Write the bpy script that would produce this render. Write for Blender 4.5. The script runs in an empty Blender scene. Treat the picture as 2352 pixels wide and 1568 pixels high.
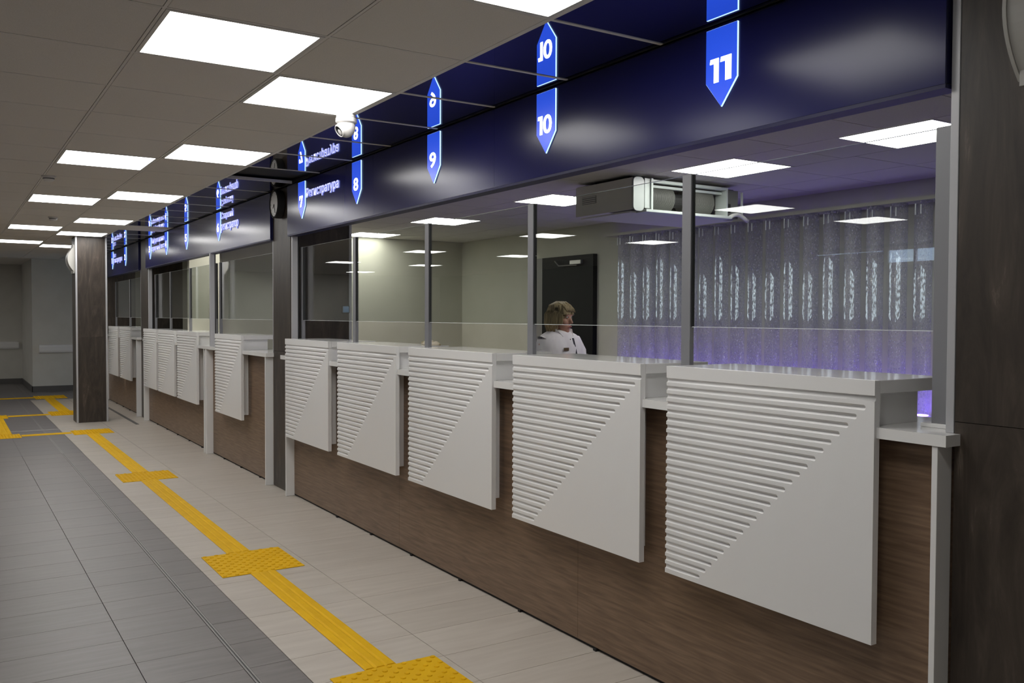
import bpy, bmesh, math, random
from mathutils import Vector, Matrix
random.seed(7)
sc = bpy.context.scene
COL = sc.collection

# ------------------------------------------------------------------ camera
F_PX, YAW, PITCH, ROLL, CAM_Z = 2043.33, 0.5683, -0.0282, 0.0038, 1.4931
cy, sy_, cp, sp = math.cos(YAW), math.sin(YAW), math.cos(PITCH), math.sin(PITCH)
fw = Vector((sy_*cp, cy*cp, sp)); rt = Vector((cy, -sy_, 0)); up = rt.cross(fw)
cr, sr = math.cos(ROLL), math.sin(ROLL)
r2 = cr*rt + sr*up; u2 = -sr*rt + cr*up
cd = bpy.data.cameras.new('camera'); cam = bpy.data.objects.new('camera', cd); COL.objects.link(cam)
cd.sensor_fit = 'HORIZONTAL'; cd.sensor_width = 36.0; cd.lens = 36.0*F_PX/2352.0; cd.clip_start = 0.05; cd.clip_end = 200
M = Matrix(((r2.x, u2.x, -fw.x, 0), (r2.y, u2.y, -fw.y, 0), (r2.z, u2.z, -fw.z, CAM_Z), (0, 0, 0, 1)))
cam.matrix_world = M
sc.camera = cam

# ------------------------------------------------------------------ world, exposure
w = bpy.data.worlds.new('world'); sc.world = w; w.use_nodes = True
w.node_tree.nodes['Background'].inputs[0].default_value = (0.55, 0.72, 0.95, 1)
w.node_tree.nodes['Background'].inputs[1].default_value = 4.0
sc.view_settings.view_transform = 'Standard'; sc.view_settings.look = 'None'
sc.view_settings.gamma = 1; sc.view_settings.use_curve_mapping = False
sc.view_settings.exposure = 0.0
LAMP_HALL = 10.9       # radiance of the hall's LED ceiling panels
LAMP_OFFICE = 13.0     # radiance of the office panels

# ------------------------------------------------------------------ constants (metres; x towards the counter, y along it away from the camera)
ZC = 2.5703                      # ceiling
XP, XW, XL, XPIL, XF = 2.353, 2.439, 2.363, 2.435, 2.409   # grooved fronts, wood, worktop edge, pillar face, blue fascia
XG = 2.519                       # post front
ZT, ZB, ZL, ZLB = 1.304, 0.502, 1.163, 1.130
ZG0, ZG1 = 1.455, 2.064          # glass bottom, glass top
S = 1.078
WORD = ['zero', 'one', 'two', 'three', 'four', 'five', 'six', 'seven', 'eight', 'nine', 'ten', 'eleven']
UNITS = {11: (1.660, 2.573), 10: (2.726, 3.679), 9: (3.874, 4.846), 8: (5.022, 5.996), 7: (6.172, 7.140),
         6: (8.421, 9.387), 5: (10.172, 11.166), 4: (11.307, 12.281), 3: (12.393, 13.290), 2: (14.312, 15.280), 1: (15.45, 16.42)}

# ------------------------------------------------------------------ materials
def mat(name, col, rough=0.5, metal=0.0, spec=0.5, emis=None, estr=0.0, coat=0.0):
    m = bpy.data.materials.new(name); m.use_nodes = True
    b = m.node_tree.nodes['Principled BSDF']
    b.inputs['Base Color'].default_value = (*col, 1); b.inputs['Roughness'].default_value = rough
    b.inputs['Metallic'].default_value = metal; b.inputs['Specular IOR Level'].default_value = spec
    if emis: b.inputs['Emission Color'].default_value = (*emis, 1); b.inputs['Emission Strength'].default_value = estr
    if coat: b.inputs['Coat Weight'].default_value = coat; b.inputs['Coat Roughness'].default_value = 0.1
    return m
def N(m, t, **kw):
    n = m.node_tree.nodes.new(t)
    for k, v in kw.items():
        if hasattr(n, k): setattr(n, k, v)
        else: n.inputs[k].default_value = v
    return n
def noisy(name, stops, scale=(1, 1, 1), nscale=5, detail=8, rough=0.5, bump=0.0, distort=0.0, rnd=0.0, rrange=None, spec=0.5):
    """principled colour from a stretched noise; optional bump and per-object variation"""
    m = mat(name, stops[0][1], rough, spec=spec); L = m.node_tree.links
    b = m.node_tree.nodes['Principled BSDF']
    tc = N(m, 'ShaderNodeTexCoord'); mp = N(m, 'ShaderNodeMapping'); mp.inputs['Scale'].default_value = scale
    geo = N(m, 'ShaderNodeNewGeometry'); L.new(geo.outputs['Position'], mp.inputs['Vector'])
    if rnd:
        oi = N(m, 'ShaderNodeObjectInfo'); ml = N(m, 'ShaderNodeMath', operation='MULTIPLY'); ml.inputs[1].default_value = 40
        L.new(oi.outputs['Random'], ml.inputs[0]); L.new(ml.outputs[0], mp.inputs['Location'])
    nz = N(m, 'ShaderNodeTexNoise'); nz.inputs['Scale'].default_value = nscale; nz.inputs['Detail'].default_value = detail
    nz.inputs['Distortion'].default_value = distort; nz.inputs['Roughness'].default_value = 0.66 if name == 'dark_brown_porcelain' else 0.5
    L.new(mp.outputs[0], nz.inputs['Vector'])
    rp = N(m, 'ShaderNodeValToRGB'); e = rp.color_ramp.elements
    while len(e) < len(stops): e.new(0.5)
    for i, (p, c) in enumerate(stops): e[i].position = p; e[i].color = (*c, 1)
    L.new(nz.outputs['Fac'], rp.inputs[0])
    out = rp.outputs[0]
    if rnd:
        hs = N(m, 'ShaderNodeHueSaturation'); mr = N(m, 'ShaderNodeMapRange'); mr.inputs['To Min'].default_value = 1-rnd; mr.inputs['To Max'].default_value = 1+rnd
        L.new(oi.outputs['Random'], mr.inputs[0]); L.new(mr.outputs[0], hs.inputs['Value']); L.new(out, hs.inputs['Color']); out = hs.outputs[0]
    L.new(out, b.inputs['Base Color'])
    if bump:
        bp = N(m, 'ShaderNodeBump'); bp.inputs['Strength'].default_value = bump; bp.inputs['Distance'].default_value = 0.002
        L.new(nz.outputs['Fac'], bp.inputs['Height']); L.new(bp.outputs[0], b.inputs['Normal'])
    if rrange:
        mr2 = N(m, 'ShaderNodeMapRange'); mr2.inputs['To Min'].default_value, mr2.inputs['To Max'].default_value = rrange
        L.new(nz.outputs['Fac'], mr2.inputs[0]); L.new(mr2.outputs[0], b.inputs['Roughness'])
    return m
def grid_mat(name, c1, c2, bw, bh, off, rough, mortar=0.006):
    """far tile fields: brick texture too fine to model"""
    m = mat(name, c1, rough); L = m.node_tree.links; b = m.node_tree.nodes['Principled BSDF']
    geo = N(m, 'ShaderNodeNewGeometry'); mp = N(m, 'ShaderNodeMapping'); mp.inputs['Location'].default_value = off
    L.new(geo.outputs['Position'], mp.inputs['Vector'])
    br = N(m, 'ShaderNodeTexBrick'); br.offset = 0.0; br.inputs['Scale'].default_value = 1
    br.inputs['Color1'].default_value = (*c1, 1); br.inputs['Color2'].default_value = (*[c*0.96 for c in c1], 1); br.inputs['Mortar'].default_value = (*c2, 1)
    br.inputs['Brick Width'].default_value = bw; br.inputs['Row Height'].default_value = bh; br.inputs['Mortar Size'].default_value = mortar
    L.new(mp.outputs[0], br.inputs['Vector']); L.new(br.outputs['Color'], b.inputs['Base Color'])
    return m
MT = {}
MT['white'] = mat('white_lacquer', (0.78, 0.775, 0.765), 0.38)
MT['slab'] = mat('white_gloss_top', (0.78, 0.775, 0.76), 0.10)
MT['alu'] = mat('grey_aluminium', (0.245, 0.245, 0.26), 0.45, metal=0.25)
MT['frame'] = mat('white_frame', (0.47, 0.47, 0.485), 0.4, metal=0.2)
MT['gasket'] = mat('black_gasket', (0.03, 0.03, 0.033), 0.5)
MT['black'] = mat('matt_black', (0.008, 0.008, 0.009), 0.7)
MT['wood'] = noisy('brown_wood_laminate', [(0.28, (0.125, 0.077, 0.046)), (0.5, (0.180, 0.115, 0.072)), (0.72, (0.240, 0.160, 0.103))], (6, 1.6, 26), 3.0, 12, 0.42, 0.05, 0.5)
MT['stone'] = noisy('dark_brown_porcelain', [(0.30, (0.021, 0.0155, 0.0112)), (0.52, (0.044, 0.033, 0.0245)), (0.64, (0.066, 0.050, 0.038)), (0.74, (0.165, 0.132, 0.104))], (4, 4, 0.8), 1.9, 14, 0.45, 0.03, 2.2, 0.06)
MT['ctile'] = noisy('ceiling_tile', [(0.35, (0.66, 0.63, 0.58)), (0.65, (0.73, 0.70, 0.65))], (1, 1, 1), 260, 3, 0.92, 0.25, 0, 0.02)
MT['tbar'] = mat('ceiling_grid', (0.68, 0.66, 0.62), 0.6)
MT['gap'] = mat('ceiling_gap', (0.10, 0.10, 0.10), 0.9)
MT['mirror'] = mat('black_mirror_tile', (0.78, 0.79, 0.82), 0.015, metal=1.0)
MT['ltile'] = noisy('beige_floor_tile', [(0.3, (0.42, 0.375, 0.325)), (0.7, (0.50, 0.455, 0.40))], (1.2, 9, 1), 2.2, 8, 0.38, 0.02, 0.3, 0.03, (0.3, 0.48))
MT['dtile'] = noisy('grey_floor_tile', [(0.3, (0.132, 0.118, 0.113)), (0.7, (0.192, 0.174, 0.168))], (1.5, 14, 1), 2.2, 8, 0.40, 0.02, 0.3, 0.04, (0.32, 0.5))
MT['grout'] = mat('grout', (0.16, 0.14, 0.12), 0.9)
MT['ltile_far'] = grid_mat('beige_tile_field', (0.46, 0.415, 0.36), (0.30, 0.26, 0.23), 0.5866, 0.3137, (-1.25, -4.365, 0), 0.4)
MT['dtile_far'] = grid_mat('grey_tile_field', (0.155, 0.143, 0.141), (0.10, 0.09, 0.09), 0.646, 0.3137, (-0.03, -4.365, 0), 0.42)
MT['yellow'] = noisy('yellow_tactile', [(0.3, (0.66, 0.375, 0.004)), (0.7, (0.74, 0.435, 0.006))], (1, 1, 1), 9, 6, 0.6, 0.02, 0, 0.03, spec=0.12)
MT['steel'] = mat('brushed_steel', (0.42, 0.41, 0.40), 0.38, metal=0.9)
MT['profile'] = mat('dull_profile', (0.26, 0.25, 0.24), 0.5, metal=0.4)
MT['wall'] = noisy('office_wall_paint', [(0.4, (0.50, 0.49, 0.40)), (0.6, (0.52, 0.51, 0.42))], (1, 1, 1), 3, 3, 0.75)
MT['hallwall'] = noisy('hall_wall_paint', [(0.4, (0.60, 0.585, 0.53)), (0.6, (0.63, 0.615, 0.56))], (1, 1, 1), 3, 3, 0.7)
MT['skirt'] = mat('grey_skirting', (0.11, 0.105, 0.10), 0.5)
MT['fascia'] = mat('navy_gloss_panel', (0.010, 0.011, 0.085), 0.20, spec=0.17)
MT['fascia_edge'] = mat('navy_edge', (0.012, 0.012, 0.060), 0.45, spec=0.25)
MT['arrow'] = mat('lit_blue_acrylic', (0.01, 0.04, 0.5), 0.3, emis=(0.022, 0.10, 0.86), estr=0.72)
MT['glow'] = mat('lit_edge', (0.5, 0.7, 1), 0.4, emis=(0.50, 0.76, 1.0), estr=1.5)
MT['digit'] = mat('lit_white', (0.9, 0.9, 0.9), 0.4, emis=(1, 1, 1), estr=2.6)
MT['letter'] = mat('lit_letter_face', (0.6, 0.6, 0.8), 0.4, emis=(0.66, 0.68, 1.0), estr=0.95)
MT['letter_side'] = mat('lit_letter_side', (0.4, 0.4, 0.8), 0.4, emis=(0.28, 0.34, 0.95), estr=0.7)
MT['diffuser'] = mat('led_diffuser', (0.9, 0.9, 0.9), 0.5, emis=(1.0, 0.985, 0.96), estr=LAMP_HALL)
MT['diffuser_o'] = mat('led_diffuser_office', (0.9, 0.9, 0.9), 0.5, emis=(1.0, 0.985, 0.94), estr=LAMP_OFFICE)
MT['lampframe'] = mat('lamp_frame', (0.6, 0.59, 0.56), 0.5)
MT['door'] = mat('dark_door', (0.006, 0.006, 0.007), 0.5, spec=0.15)
MT['doorframe'] = mat('grey_door_frame', (0.20, 0.19, 0.18), 0.45)
MT['plastic'] = mat('white_plastic', (0.68, 0.67, 0.64), 0.4)
MT['plastic_w'] = mat('camera_plastic', (0.58, 0.565, 0.545), 0.4)
MT['dark_glass'] = mat('dark_lens', (0.01, 0.01, 0.011), 0.1)
MT['acmetal'] = mat('galvanised_white', (0.62, 0.66, 0.64), 0.42, metal=0.15)
MT['acdark'] = mat('dark_cavity', (0.02, 0.02, 0.022), 0.6)
MT['drum'] = mat('fan_drum', (0.16, 0.16, 0.145), 0.5)
MT['acbeige'] = mat('unit_casing', (0.72, 0.70, 0.64), 0.5)
MT['clockface'] = mat('clock_face', (0.50, 0.49, 0.47), 0.4)
MT['skin'] = noisy('skin', [(0.3, (0.43, 0.21, 0.145)), (0.7, (0.50, 0.26, 0.18))], (1, 1, 1), 30, 4, 0.5)
MT['hair'] = noisy('blonde_hair', [(0.3, (0.17, 0.125, 0.06)), (0.7, (0.42, 0.32, 0.18))], (60, 60, 5), 2, 6, 0.6, 0.4, spec=0.25)
MT['coat'] = noisy('white_coat', [(0.35, (0.66, 0.63, 0.65)), (0.65, (0.76, 0.74, 0.75))], (6, 6, 2.5), 2.5, 4, 0.75, 0.5)
MT['trim_dark'] = mat('dark_piping', (0.012, 0.012, 0.02), 0.6)
MT['badge'] = mat('bronze_badge', (0.12, 0.08, 0.03), 0.35, metal=0.5)
MT['trousers'] = mat('dark_trousers', (0.02, 0.02, 0.03), 0.7)
MT['lip'] = mat('lips', (0.36, 0.11, 0.09), 0.45)
MT['eye'] = mat('eye_white', (0.6, 0.58, 0.55), 0.25)
MT['iris'] = mat('iris', (0.03, 0.03, 0.03), 0.2)
MT['screen'] = mat('small_screen', (0.03, 0.05, 0.08), 0.2, emis=(0.10, 0.20, 0.34), estr=0.35)
MT['cloth'] = noisy('crumpled_cloth', [(0.35, (0.35, 0.28, 0.14)), (0.5, (0.62, 0.55, 0.42)), (0.7, (0.70, 0.62, 0.52))], (1, 1, 1), 22, 3, 0.8, 0.4)
MT['led_top'] = mat('violet_led_spot', (0.2, 0.1, 0.6), 0.4, emis=(0.20, 0.10, 1.0), estr=5.0)
MT['led'] = mat('violet_led', (0.2, 0.1, 0.6), 0.4, emis=(0.22, 0.12, 1.0), estr=20.0)
MT['edge'] = mat('pale_edge_glint', (0.80, 0.84, 0.82), 0.25)  # pale tone paints light caught on glass edges and tube tops
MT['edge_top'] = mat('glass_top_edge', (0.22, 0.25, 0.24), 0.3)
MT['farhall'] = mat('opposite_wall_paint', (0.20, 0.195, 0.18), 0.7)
MT['spk'] = mat('speaker_plastic', (0.42, 0.41, 0.38), 0.45)
MT['blind'] = mat('roller_blind', (0.30, 0.31, 0.33), 0.8)

def glass_mat(name, tint, rough=0.0, ior=1.5):
    m = bpy.data.materials.new(name); m.use_nodes = True; nt = m.node_tree; nt.nodes.clear(); L = nt.links
    o = nt.nodes.new('ShaderNodeOutputMaterial'); mx = nt.nodes.new('ShaderNodeMixShader')
    tr = nt.nodes.new('ShaderNodeBsdfTransparent'); gl = nt.nodes.new('ShaderNodeBsdfGlossy'); fr = nt.nodes.new('ShaderNodeFresnel')
    tr.inputs[0].default_value = (*tint, 1); gl.inputs['Roughness'].default_value = rough; 
    geo = nt.nodes.new('ShaderNodeNewGeometry'); mi = nt.nodes.new('ShaderNodeMapRange')          # same reflectance from both sides of the thin pane
    mi.inputs['To Min'].default_value = ior; mi.inputs['To Max'].default_value = 1/ior
    L.new(geo.outputs['Backfacing'], mi.inputs[0]); L.new(mi.outputs[0], fr.inputs['IOR'])
    gl.inputs['Color'].default_value = (1, 1, 1, 1)
    L.new(fr.outputs[0], mx.inputs[0]); L.new(tr.outputs[0], mx.inputs[1]); L.new(gl.outputs[0], mx.inputs[2]); L.new(mx.outputs[0], o.inputs[0])
    return m
MT['glass'] = glass_mat('clear_glass', (0.93, 0.955, 0.94))
MT['pane'] = glass_mat('window_glass', (0.95, 0.97, 0.98))
def tube_mat():
    """clear acrylic bubble tube: mostly see-through, milky with a bubble texture"""
    m = bpy.data.materials.new('bubble_acrylic'); m.use_nodes = True; nt = m.node_tree; nt.nodes.clear(); L = nt.links
    o = nt.nodes.new('ShaderNodeOutputMaterial')
    tr = nt.nodes.new('ShaderNodeBsdfTransparent'); tr.inputs[0].default_value = (0.9, 0.9, 0.96, 1)
    pr = nt.nodes.new('ShaderNodeBsdfPrincipled'); pr.inputs['Base Color'].default_value = (0.74, 0.73, 0.78, 1); pr.inputs['Roughness'].default_value = 0.12
    geo = nt.nodes.new('ShaderNodeNewGeometry'); mp = nt.nodes.new('ShaderNodeMapping'); mp.inputs['Scale'].default_value = (1, 1, 0.55)
    vo = nt.nodes.new('ShaderNodeTexVoronoi'); vo.inputs['Scale'].default_value = 75
    bp = nt.nodes.new('ShaderNodeBump'); bp.inputs['Strength'].default_value = 0.3; bp.inputs['Distance'].default_value = 0.003
    L.new(geo.outputs['Position'], mp.inputs['Vector']); L.new(mp.outputs[0], vo.inputs['Vector'])
    L.new(vo.outputs['Distance'], bp.inputs['Height']); L.new(bp.outputs[0], pr.inputs['Normal'])
    mr = nt.nodes.new('ShaderNodeMapRange'); mr.inputs['From Min'].default_value = 0.1; mr.inputs['From Max'].default_value = 0.6
    mr.inputs['To Min'].default_value = 0.44; mr.inputs['To Max'].default_value = 0.13
    L.new(vo.outputs['Distance'], mr.inputs[0])
    mx = nt.nodes.new('ShaderNodeMixShader'); L.new(mr.outputs[0], mx.inputs[0]); L.new(tr.outputs[0], mx.inputs[1]); L.new(pr.outputs[0], mx.inputs[2]); L.new(mx.outputs[0], o.inputs[0])
    return m
MT['tube'] = tube_mat()
def glint_mat():
    """painted glints: emissive specks standing in for daylight reflected on the tubes"""
    m = bpy.data.materials.new('emissive_glints'); m.use_nodes = True; nt = m.node_tree; nt.nodes.clear(); L = nt.links
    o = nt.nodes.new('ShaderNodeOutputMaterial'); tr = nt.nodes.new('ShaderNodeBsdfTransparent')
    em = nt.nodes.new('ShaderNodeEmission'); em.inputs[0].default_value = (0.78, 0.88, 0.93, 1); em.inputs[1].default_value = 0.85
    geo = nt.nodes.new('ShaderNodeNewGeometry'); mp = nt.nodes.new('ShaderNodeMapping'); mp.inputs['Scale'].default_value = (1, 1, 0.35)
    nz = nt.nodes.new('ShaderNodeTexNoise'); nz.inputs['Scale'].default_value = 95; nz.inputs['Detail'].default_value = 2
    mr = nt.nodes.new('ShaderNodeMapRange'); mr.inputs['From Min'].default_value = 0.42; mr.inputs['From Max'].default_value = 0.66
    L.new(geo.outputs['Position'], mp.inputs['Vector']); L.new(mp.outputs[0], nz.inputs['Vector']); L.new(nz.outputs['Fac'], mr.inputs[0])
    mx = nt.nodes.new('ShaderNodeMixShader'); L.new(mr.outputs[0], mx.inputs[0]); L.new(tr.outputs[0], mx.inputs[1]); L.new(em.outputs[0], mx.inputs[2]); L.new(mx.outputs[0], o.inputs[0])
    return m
MT['glints'] = glint_mat()

# ------------------------------------------------------------------ mesh helpers (world coordinates; part() shifts to the root)
def bx(bm, x0, x1, y0, y1, z0, z1):
    v = [bm.verts.new((x, y, z)) for z in (z0, z1) for y in (y0, y1) for x in (x0, x1)]
    for f in ((0, 2, 3, 1), (4, 5, 7, 6), (0, 1, 5, 4), (2, 6, 7, 3), (0, 4, 6, 2), (1, 3, 7, 5)): bm.faces.new([v[i] for i in f])
    return bm
def bxb(bm, x0, x1, y0, y1, z0, z1, b=0.003):
    t = bmesh.new(); bx(t, x0, x1, y0, y1, z0, z1)
    bmesh.ops.bevel(t, geom=t.edges[:], offset=b, segments=1, affect='EDGES')
    me = bpy.data.meshes.new('t'); t.to_mesh(me); t.free(); bm.from_mesh(me); bpy.data.meshes.remove(me)
    return bm
def BX(*a, b=0): return bxb(bmesh.new(), *a, b=b) if b else bx(bmesh.new(), *a)
def lathe(bm, prof, c, axis='z', n=24, a0=0, a1=2*math.pi):
    """prof: (radius, height) pairs around an axis through c"""
    full = abs(a1-a0-2*math.pi) < 1e-6; k = n if full else n+1
    rings = []
    for r, h in prof:
        ring = []
        for i in range(k):
            a = a0+(a1-a0)*i/n; p = (r*math.cos(a), r*math.sin(a), h)
            if axis == 'x': p = (p[2], p[0], p[1])
            elif axis == 'y': p = (p[0], p[2], p[1])
            ring.append(bm.verts.new((c[0]+p[0], c[1]+p[1], c[2]+p[2])))
        rings.append(ring)
    for a, b in zip(rings, rings[1:]):
        for i in range(n):
            j = (i+1) % k
            if not full and i == n: break
            try: bm.faces.new((a[i], a[j], b[j], b[i]))
            except ValueError: pass
    if full:
        for ring, fl in ((rings[0], True), (rings[-1], False)):
            try: bm.faces.new(ring[::-1] if fl else ring)
            except ValueError: pass
    return bm
def prism(bm, pts, lo, hi, plane):
    """extrude a polygon: plane 'yz' along x, 'xz' along y, 'xy' along z"""
    def P(a, b, h): return {'yz': (h, a, b), 'xz': (a, h, b), 'xy': (a, b, h)}[plane]
    A = [bm.verts.new(P(a, b, lo)) for a, b in pts]; B = [bm.verts.new(P(a, b, hi)) for a, b in pts]
    bm.faces.new(A[::-1]); bm.faces.new(B)
    for i in range(len(pts)):
        j = (i+1) % len(pts); bm.faces.new((A[i], A[j], B[j], B[i]))
    return bm
def tube(bm, pts, r, n=10):
    pts = [Vector(p) for p in pts]; rs = r if isinstance(r, (list, tuple)) else [r]*len(pts)
    rings = []; up_ = Vector((0, 0, 1))
    for i, p in enumerate(pts):
        d = (pts[min(i+1, len(pts)-1)]-pts[max(i-1, 0)]).normalized()
        ref = up_ if abs(d.z) < 0.95 else Vector((1, 0, 0))
        a = d.cross(ref).normalized(); b = d.cross(a)
        rings.append([bm.verts.new(p+rs[i]*(math.cos(2*math.pi*k/n)*a+math.sin(2*math.pi*k/n)*b)) for k in range(n)])
    for A, B in zip(rings, rings[1:]):
        for k in range(n): bm.faces.new((A[k], A[(k+1) % n], B[(k+1) % n], B[k]))
    bm.faces.new(rings[0][::-1]); bm.faces.new(rings[-1])
    return bm
def ball(bm, c, r, n=16, m=10):
    """ellipsoid; r is a number or a triple"""
    rr = (r, r, r) if isinstance(r, (int, float)) else r
    res = bmesh.ops.create_uvsphere(bm, u_segments=n, v_segments=m, radius=1)
    for v in res['verts']: v.co = Vector((c[0]+v.co.x*rr[0], c[1]+v.co.y*rr[1], c[2]+v.co.z*rr[2]))
    return res['verts']

ROOT = {}
def origin(o):
    while o is not None:
        if o.name in ROOT: return ROOT[o.name]
        o = o.parent
    return Vector((0, 0, 0))
def tag(o, label, cat, group=None, kind=None):
    o['label'] = label
    if cat: o['category'] = cat
    if group: o['group'] = group
    if kind: o['kind'] = kind
    return o
def thing(name, loc, label, cat, group=None, kind=None):
    o = bpy.data.objects.new(name, None); COL.objects.link(o); o.empty_display_size = 0.05
    o.location = loc; ROOT[o.name] = Vector(loc)
    return tag(o, label, cat, group, kind)
def obj(name, bm, m, parent=None, smooth=False, base=None, normals=True):
    """link a bmesh given in world coordinates as one mesh object"""
    if normals: bmesh.ops.recalc_face_normals(bm, faces=bm.faces[:])
    off = origin(parent) if parent is not None else Vector(base if base else (0, 0, 0))
    if off.length: bmesh.ops.translate(bm, verts=bm.verts[:], vec=-off)
    me = bpy.data.meshes.new(name); bm.to_mesh(me); bm.free()
    ms = m if isinstance(m, (list, tuple)) else [m]
    for k in ms: me.materials.append(MT[k])
    if smooth:
        for p in me.polygons: p.use_smooth = True
    o = bpy.data.objects.new(name, me); COL.objects.link(o)
    if parent is not None: o.parent = parent
    else: o.location = off; ROOT[o.name] = off
    return o
def inst(name, me, loc, parent, scale=None):
    """another object on shared mesh data; loc in world coordinates"""
    o = bpy.data.objects.new(name, me); COL.objects.link(o); o.parent = parent
    o.location = Vector(loc)-origin(parent)
    if scale: o.scale = scale
    return o
def struct(name, bm, m, label, parent=None):
    o = obj(name, bm, m, parent)
    if parent is None: tag(o, label, None, None, 'structure')
    return o
def shade_auto(o, angle=35):
    me = o.data; me.shade_smooth() if hasattr(me, 'shade_smooth') else None
    if hasattr(me, 'set_sharp_from_angle'): me.set_sharp_from_angle(angle=math.radians(angle))
    return o
def share(name, bm, m):
    bmesh.ops.recalc_face_normals(bm, faces=bm.faces[:])
    me = bpy.data.meshes.new(name); bm.to_mesh(me); bm.free(); me.materials.append(MT[m]); return me

# ------------------------------------------------------------------ floor
XS0, XJ, XE, XD, XD0 = 1.250, 1.8368, 1.0634, 0.676, 0.030
ROW = 0.3137; K0, K1 = -13, 20
yk = lambda k: 4.365+ROW*k
Y0, Y1 = yk(K0), yk(K1)
floor = struct('floor', BX(-6.6, 8.0, -5.0, 24.0, -0.10, -0.006), 'grout', 'tiled hall floor, grey lanes and a beige lane along the counter')
g = 0.0013
for nm, xa, xb, m in (('light', XS0, XJ, 'ltile'), ('light', XJ, 2.47, 'ltile'), ('dark', XE+0.011, XS0, 'dtile'), ('dark', XD, XE-0.011, 'dtile'), ('dark', XD0, XD, 'dtile')):
    me = share('floor_tile', BX(-(xb-xa)/2+g, (xb-xa)/2-g, -ROW/2+g, ROW/2-g, -0.006, 0, b=0.0008), m)
    for k in range(K0, K1):
        inst('floor_tile', me, ((xa+xb)/2, yk(k)+ROW/2, 0), floor)
for xa, xb, ya, yb, m in ((-6.6, XD0, -5, 24, 'dtile_far'), (XD0, XS0, -5, Y0, 'dtile_far'), (XD0, XS0, Y1, 24, 'dtile_far'), (XS0, 2.47, -5, Y0, 'ltile_far'), (XS0, 2.47, Y1, 17.55, 'ltile_far'), (XS0, 8.0, 17.55, 24, 'dtile_far'), (2.47, 8.0, -5, 17.55, 'dtile_far')):
    o = obj('far_tile_field', BX(xa+g, xb-g, ya+g, yb-g, -0.006, 0), m, floor); o['kind'] = 'stuff'
# expansion joint profile in the grey lane and the slot by the free column
jp = thing('floor_joint_profile', (XE, 1, 0), 'thin metal joint profile running the length of the grey floor lane', 'floor joint')
obj('flange', BX(XE-0.0105, XE-0.003, 0.3, 19.3, -0.006, 0.0012), 'profile', jp)
obj('flange', BX(XE+0.003, XE+0.0105, 0.3, 19.3, -0.006, 0.0012), 'profile', jp)
obj('seal', BX(XE-0.003, XE+0.003, 0.3, 19.3, -0.006, -0.001), 'gasket', jp)
tag(obj('floor_slot_strip', BX(2.19, 2.235, 12.95, 15.6, 0.0, 0.002, b=0.0008), 'skirt', base=(2.21, 13, 0)), 'dark narrow strip set in beige floor behind the free column', 'floor strip')

tag(obj('floor_threshold_strip', BX(0.30, 1.40, 12.935, 12.955, 0.0, 0.002, b=0.0006), 'steel', base=(0.85, 12.945, 0)), 'thin bright metal strip across the floor just before the free column', 'floor strip')

# ------------------------------------------------------------------ ceiling
GX = lambda i: 0.6653+0.6*i
SY = 0.6341
GY = lambda r: 3.3107+SY*r
R0, R1 = -5, 25
ceiling = struct('ceiling', BX(-6.6, 8.0, -5.0, 24.0, ZC+0.045, ZC+0.15), 'gap', 'suspended ceiling of pale mineral tiles')
obj('plain_ceiling_field', BX(-6.6, GX(-1), -5.0, 24.0, ZC, ZC+0.02), 'ctile', ceiling)
obj('plain_ceiling_field', BX(GX(-1), XF, -5.0, GY(R0), ZC, ZC+0.02), 'ctile', ceiling)
obj('plain_ceiling_field', BX(GX(-1), XF, GY(R1), 24.0, ZC, ZC+0.02), 'ctile', ceiling)
LIGHTS = {(0, 0), (0, 5), (0, 9), (0, 14), (0, 18), (1, -2), (1, 1), (1, 4), (1, 8), (1, 12), (1, 15), (1, 19), (0, -4)}
tw, gp = 0.6, 0.008
me_t = share('ceiling_tile', BX(-tw/2+gp, tw/2-gp, -SY/2+gp, SY/2-gp, 0, 0.014, b=0.0015), 'ctile')
for i in (-1, 0, 1):
    for r in range(R0, R1):
        if (i, r) in LIGHTS: continue
        inst('ceiling_tile', me_t, (GX(i)+0.3, GY(r)+SY/2, ZC), ceiling)
MW = XF-GX(2)
me_m = share('mirror_tile', BX(-MW/2+0.010, MW/2-0.001, -SY/2+0.009, SY/2-0.009, 0, 0.006), 'mirror')
for r in range(R0, R1):
    c = (GX(2)+MW/2, GY(r)+SY/2, ZC+0.001)
    if r == 5: continue                                     # one tile is missing, black void above
    if r == 13: obj('ceiling_tile', BX(GX(2)+0.008, XF-0.002, GY(r)+0.008, GY(r+1)-0.008, ZC, ZC+0.012), 'ctile', ceiling)
    else: inst('mirror_tile', me_m, c, ceiling)
obj('void_darkness', BX(GX(2)+0.01, XF, GY(5)+0.01, GY(6)-0.01, ZC+0.040, ZC+0.044), 'black', ceiling)  # black sheet paints the darkness of the open void
me_rx = share('grid_bar', BX(GX(-1), GX(2), -0.0058, 0.0058, -0.0004, 0.02), 'tbar')
me_rm = share('grid_bar', BX(GX(2), XF-0.001, -0.0085, 0.0085, -0.0012, 0.02), 'tbar')
for r in range(R0, R1+1):
    inst('grid_bar', me_rx, (0, GY(r), ZC), ceiling)
    inst('grid_bar', me_rm, (0, GY(r), ZC), ceiling)
me_ry = share('grid_runner', BX(-0.0058, 0.0058, GY(R0), GY(R1), -0.0004, 0.02), 'tbar')
for i in (-1, 0, 1): inst('grid_runner', me_ry, (GX(i), 0, ZC), ceiling)
obj('grid_runner', BX(GX(2)-0.012, GX(2)+0.012, GY(R0), GY(R1), ZC-0.0012, ZC+0.02), 'tbar', ceiling)
obj('wall_angle', BX(XF-0.004, XF, GY(R0), GY(R1), ZC-0.001, ZC+0.02), 'black', ceiling)

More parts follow.
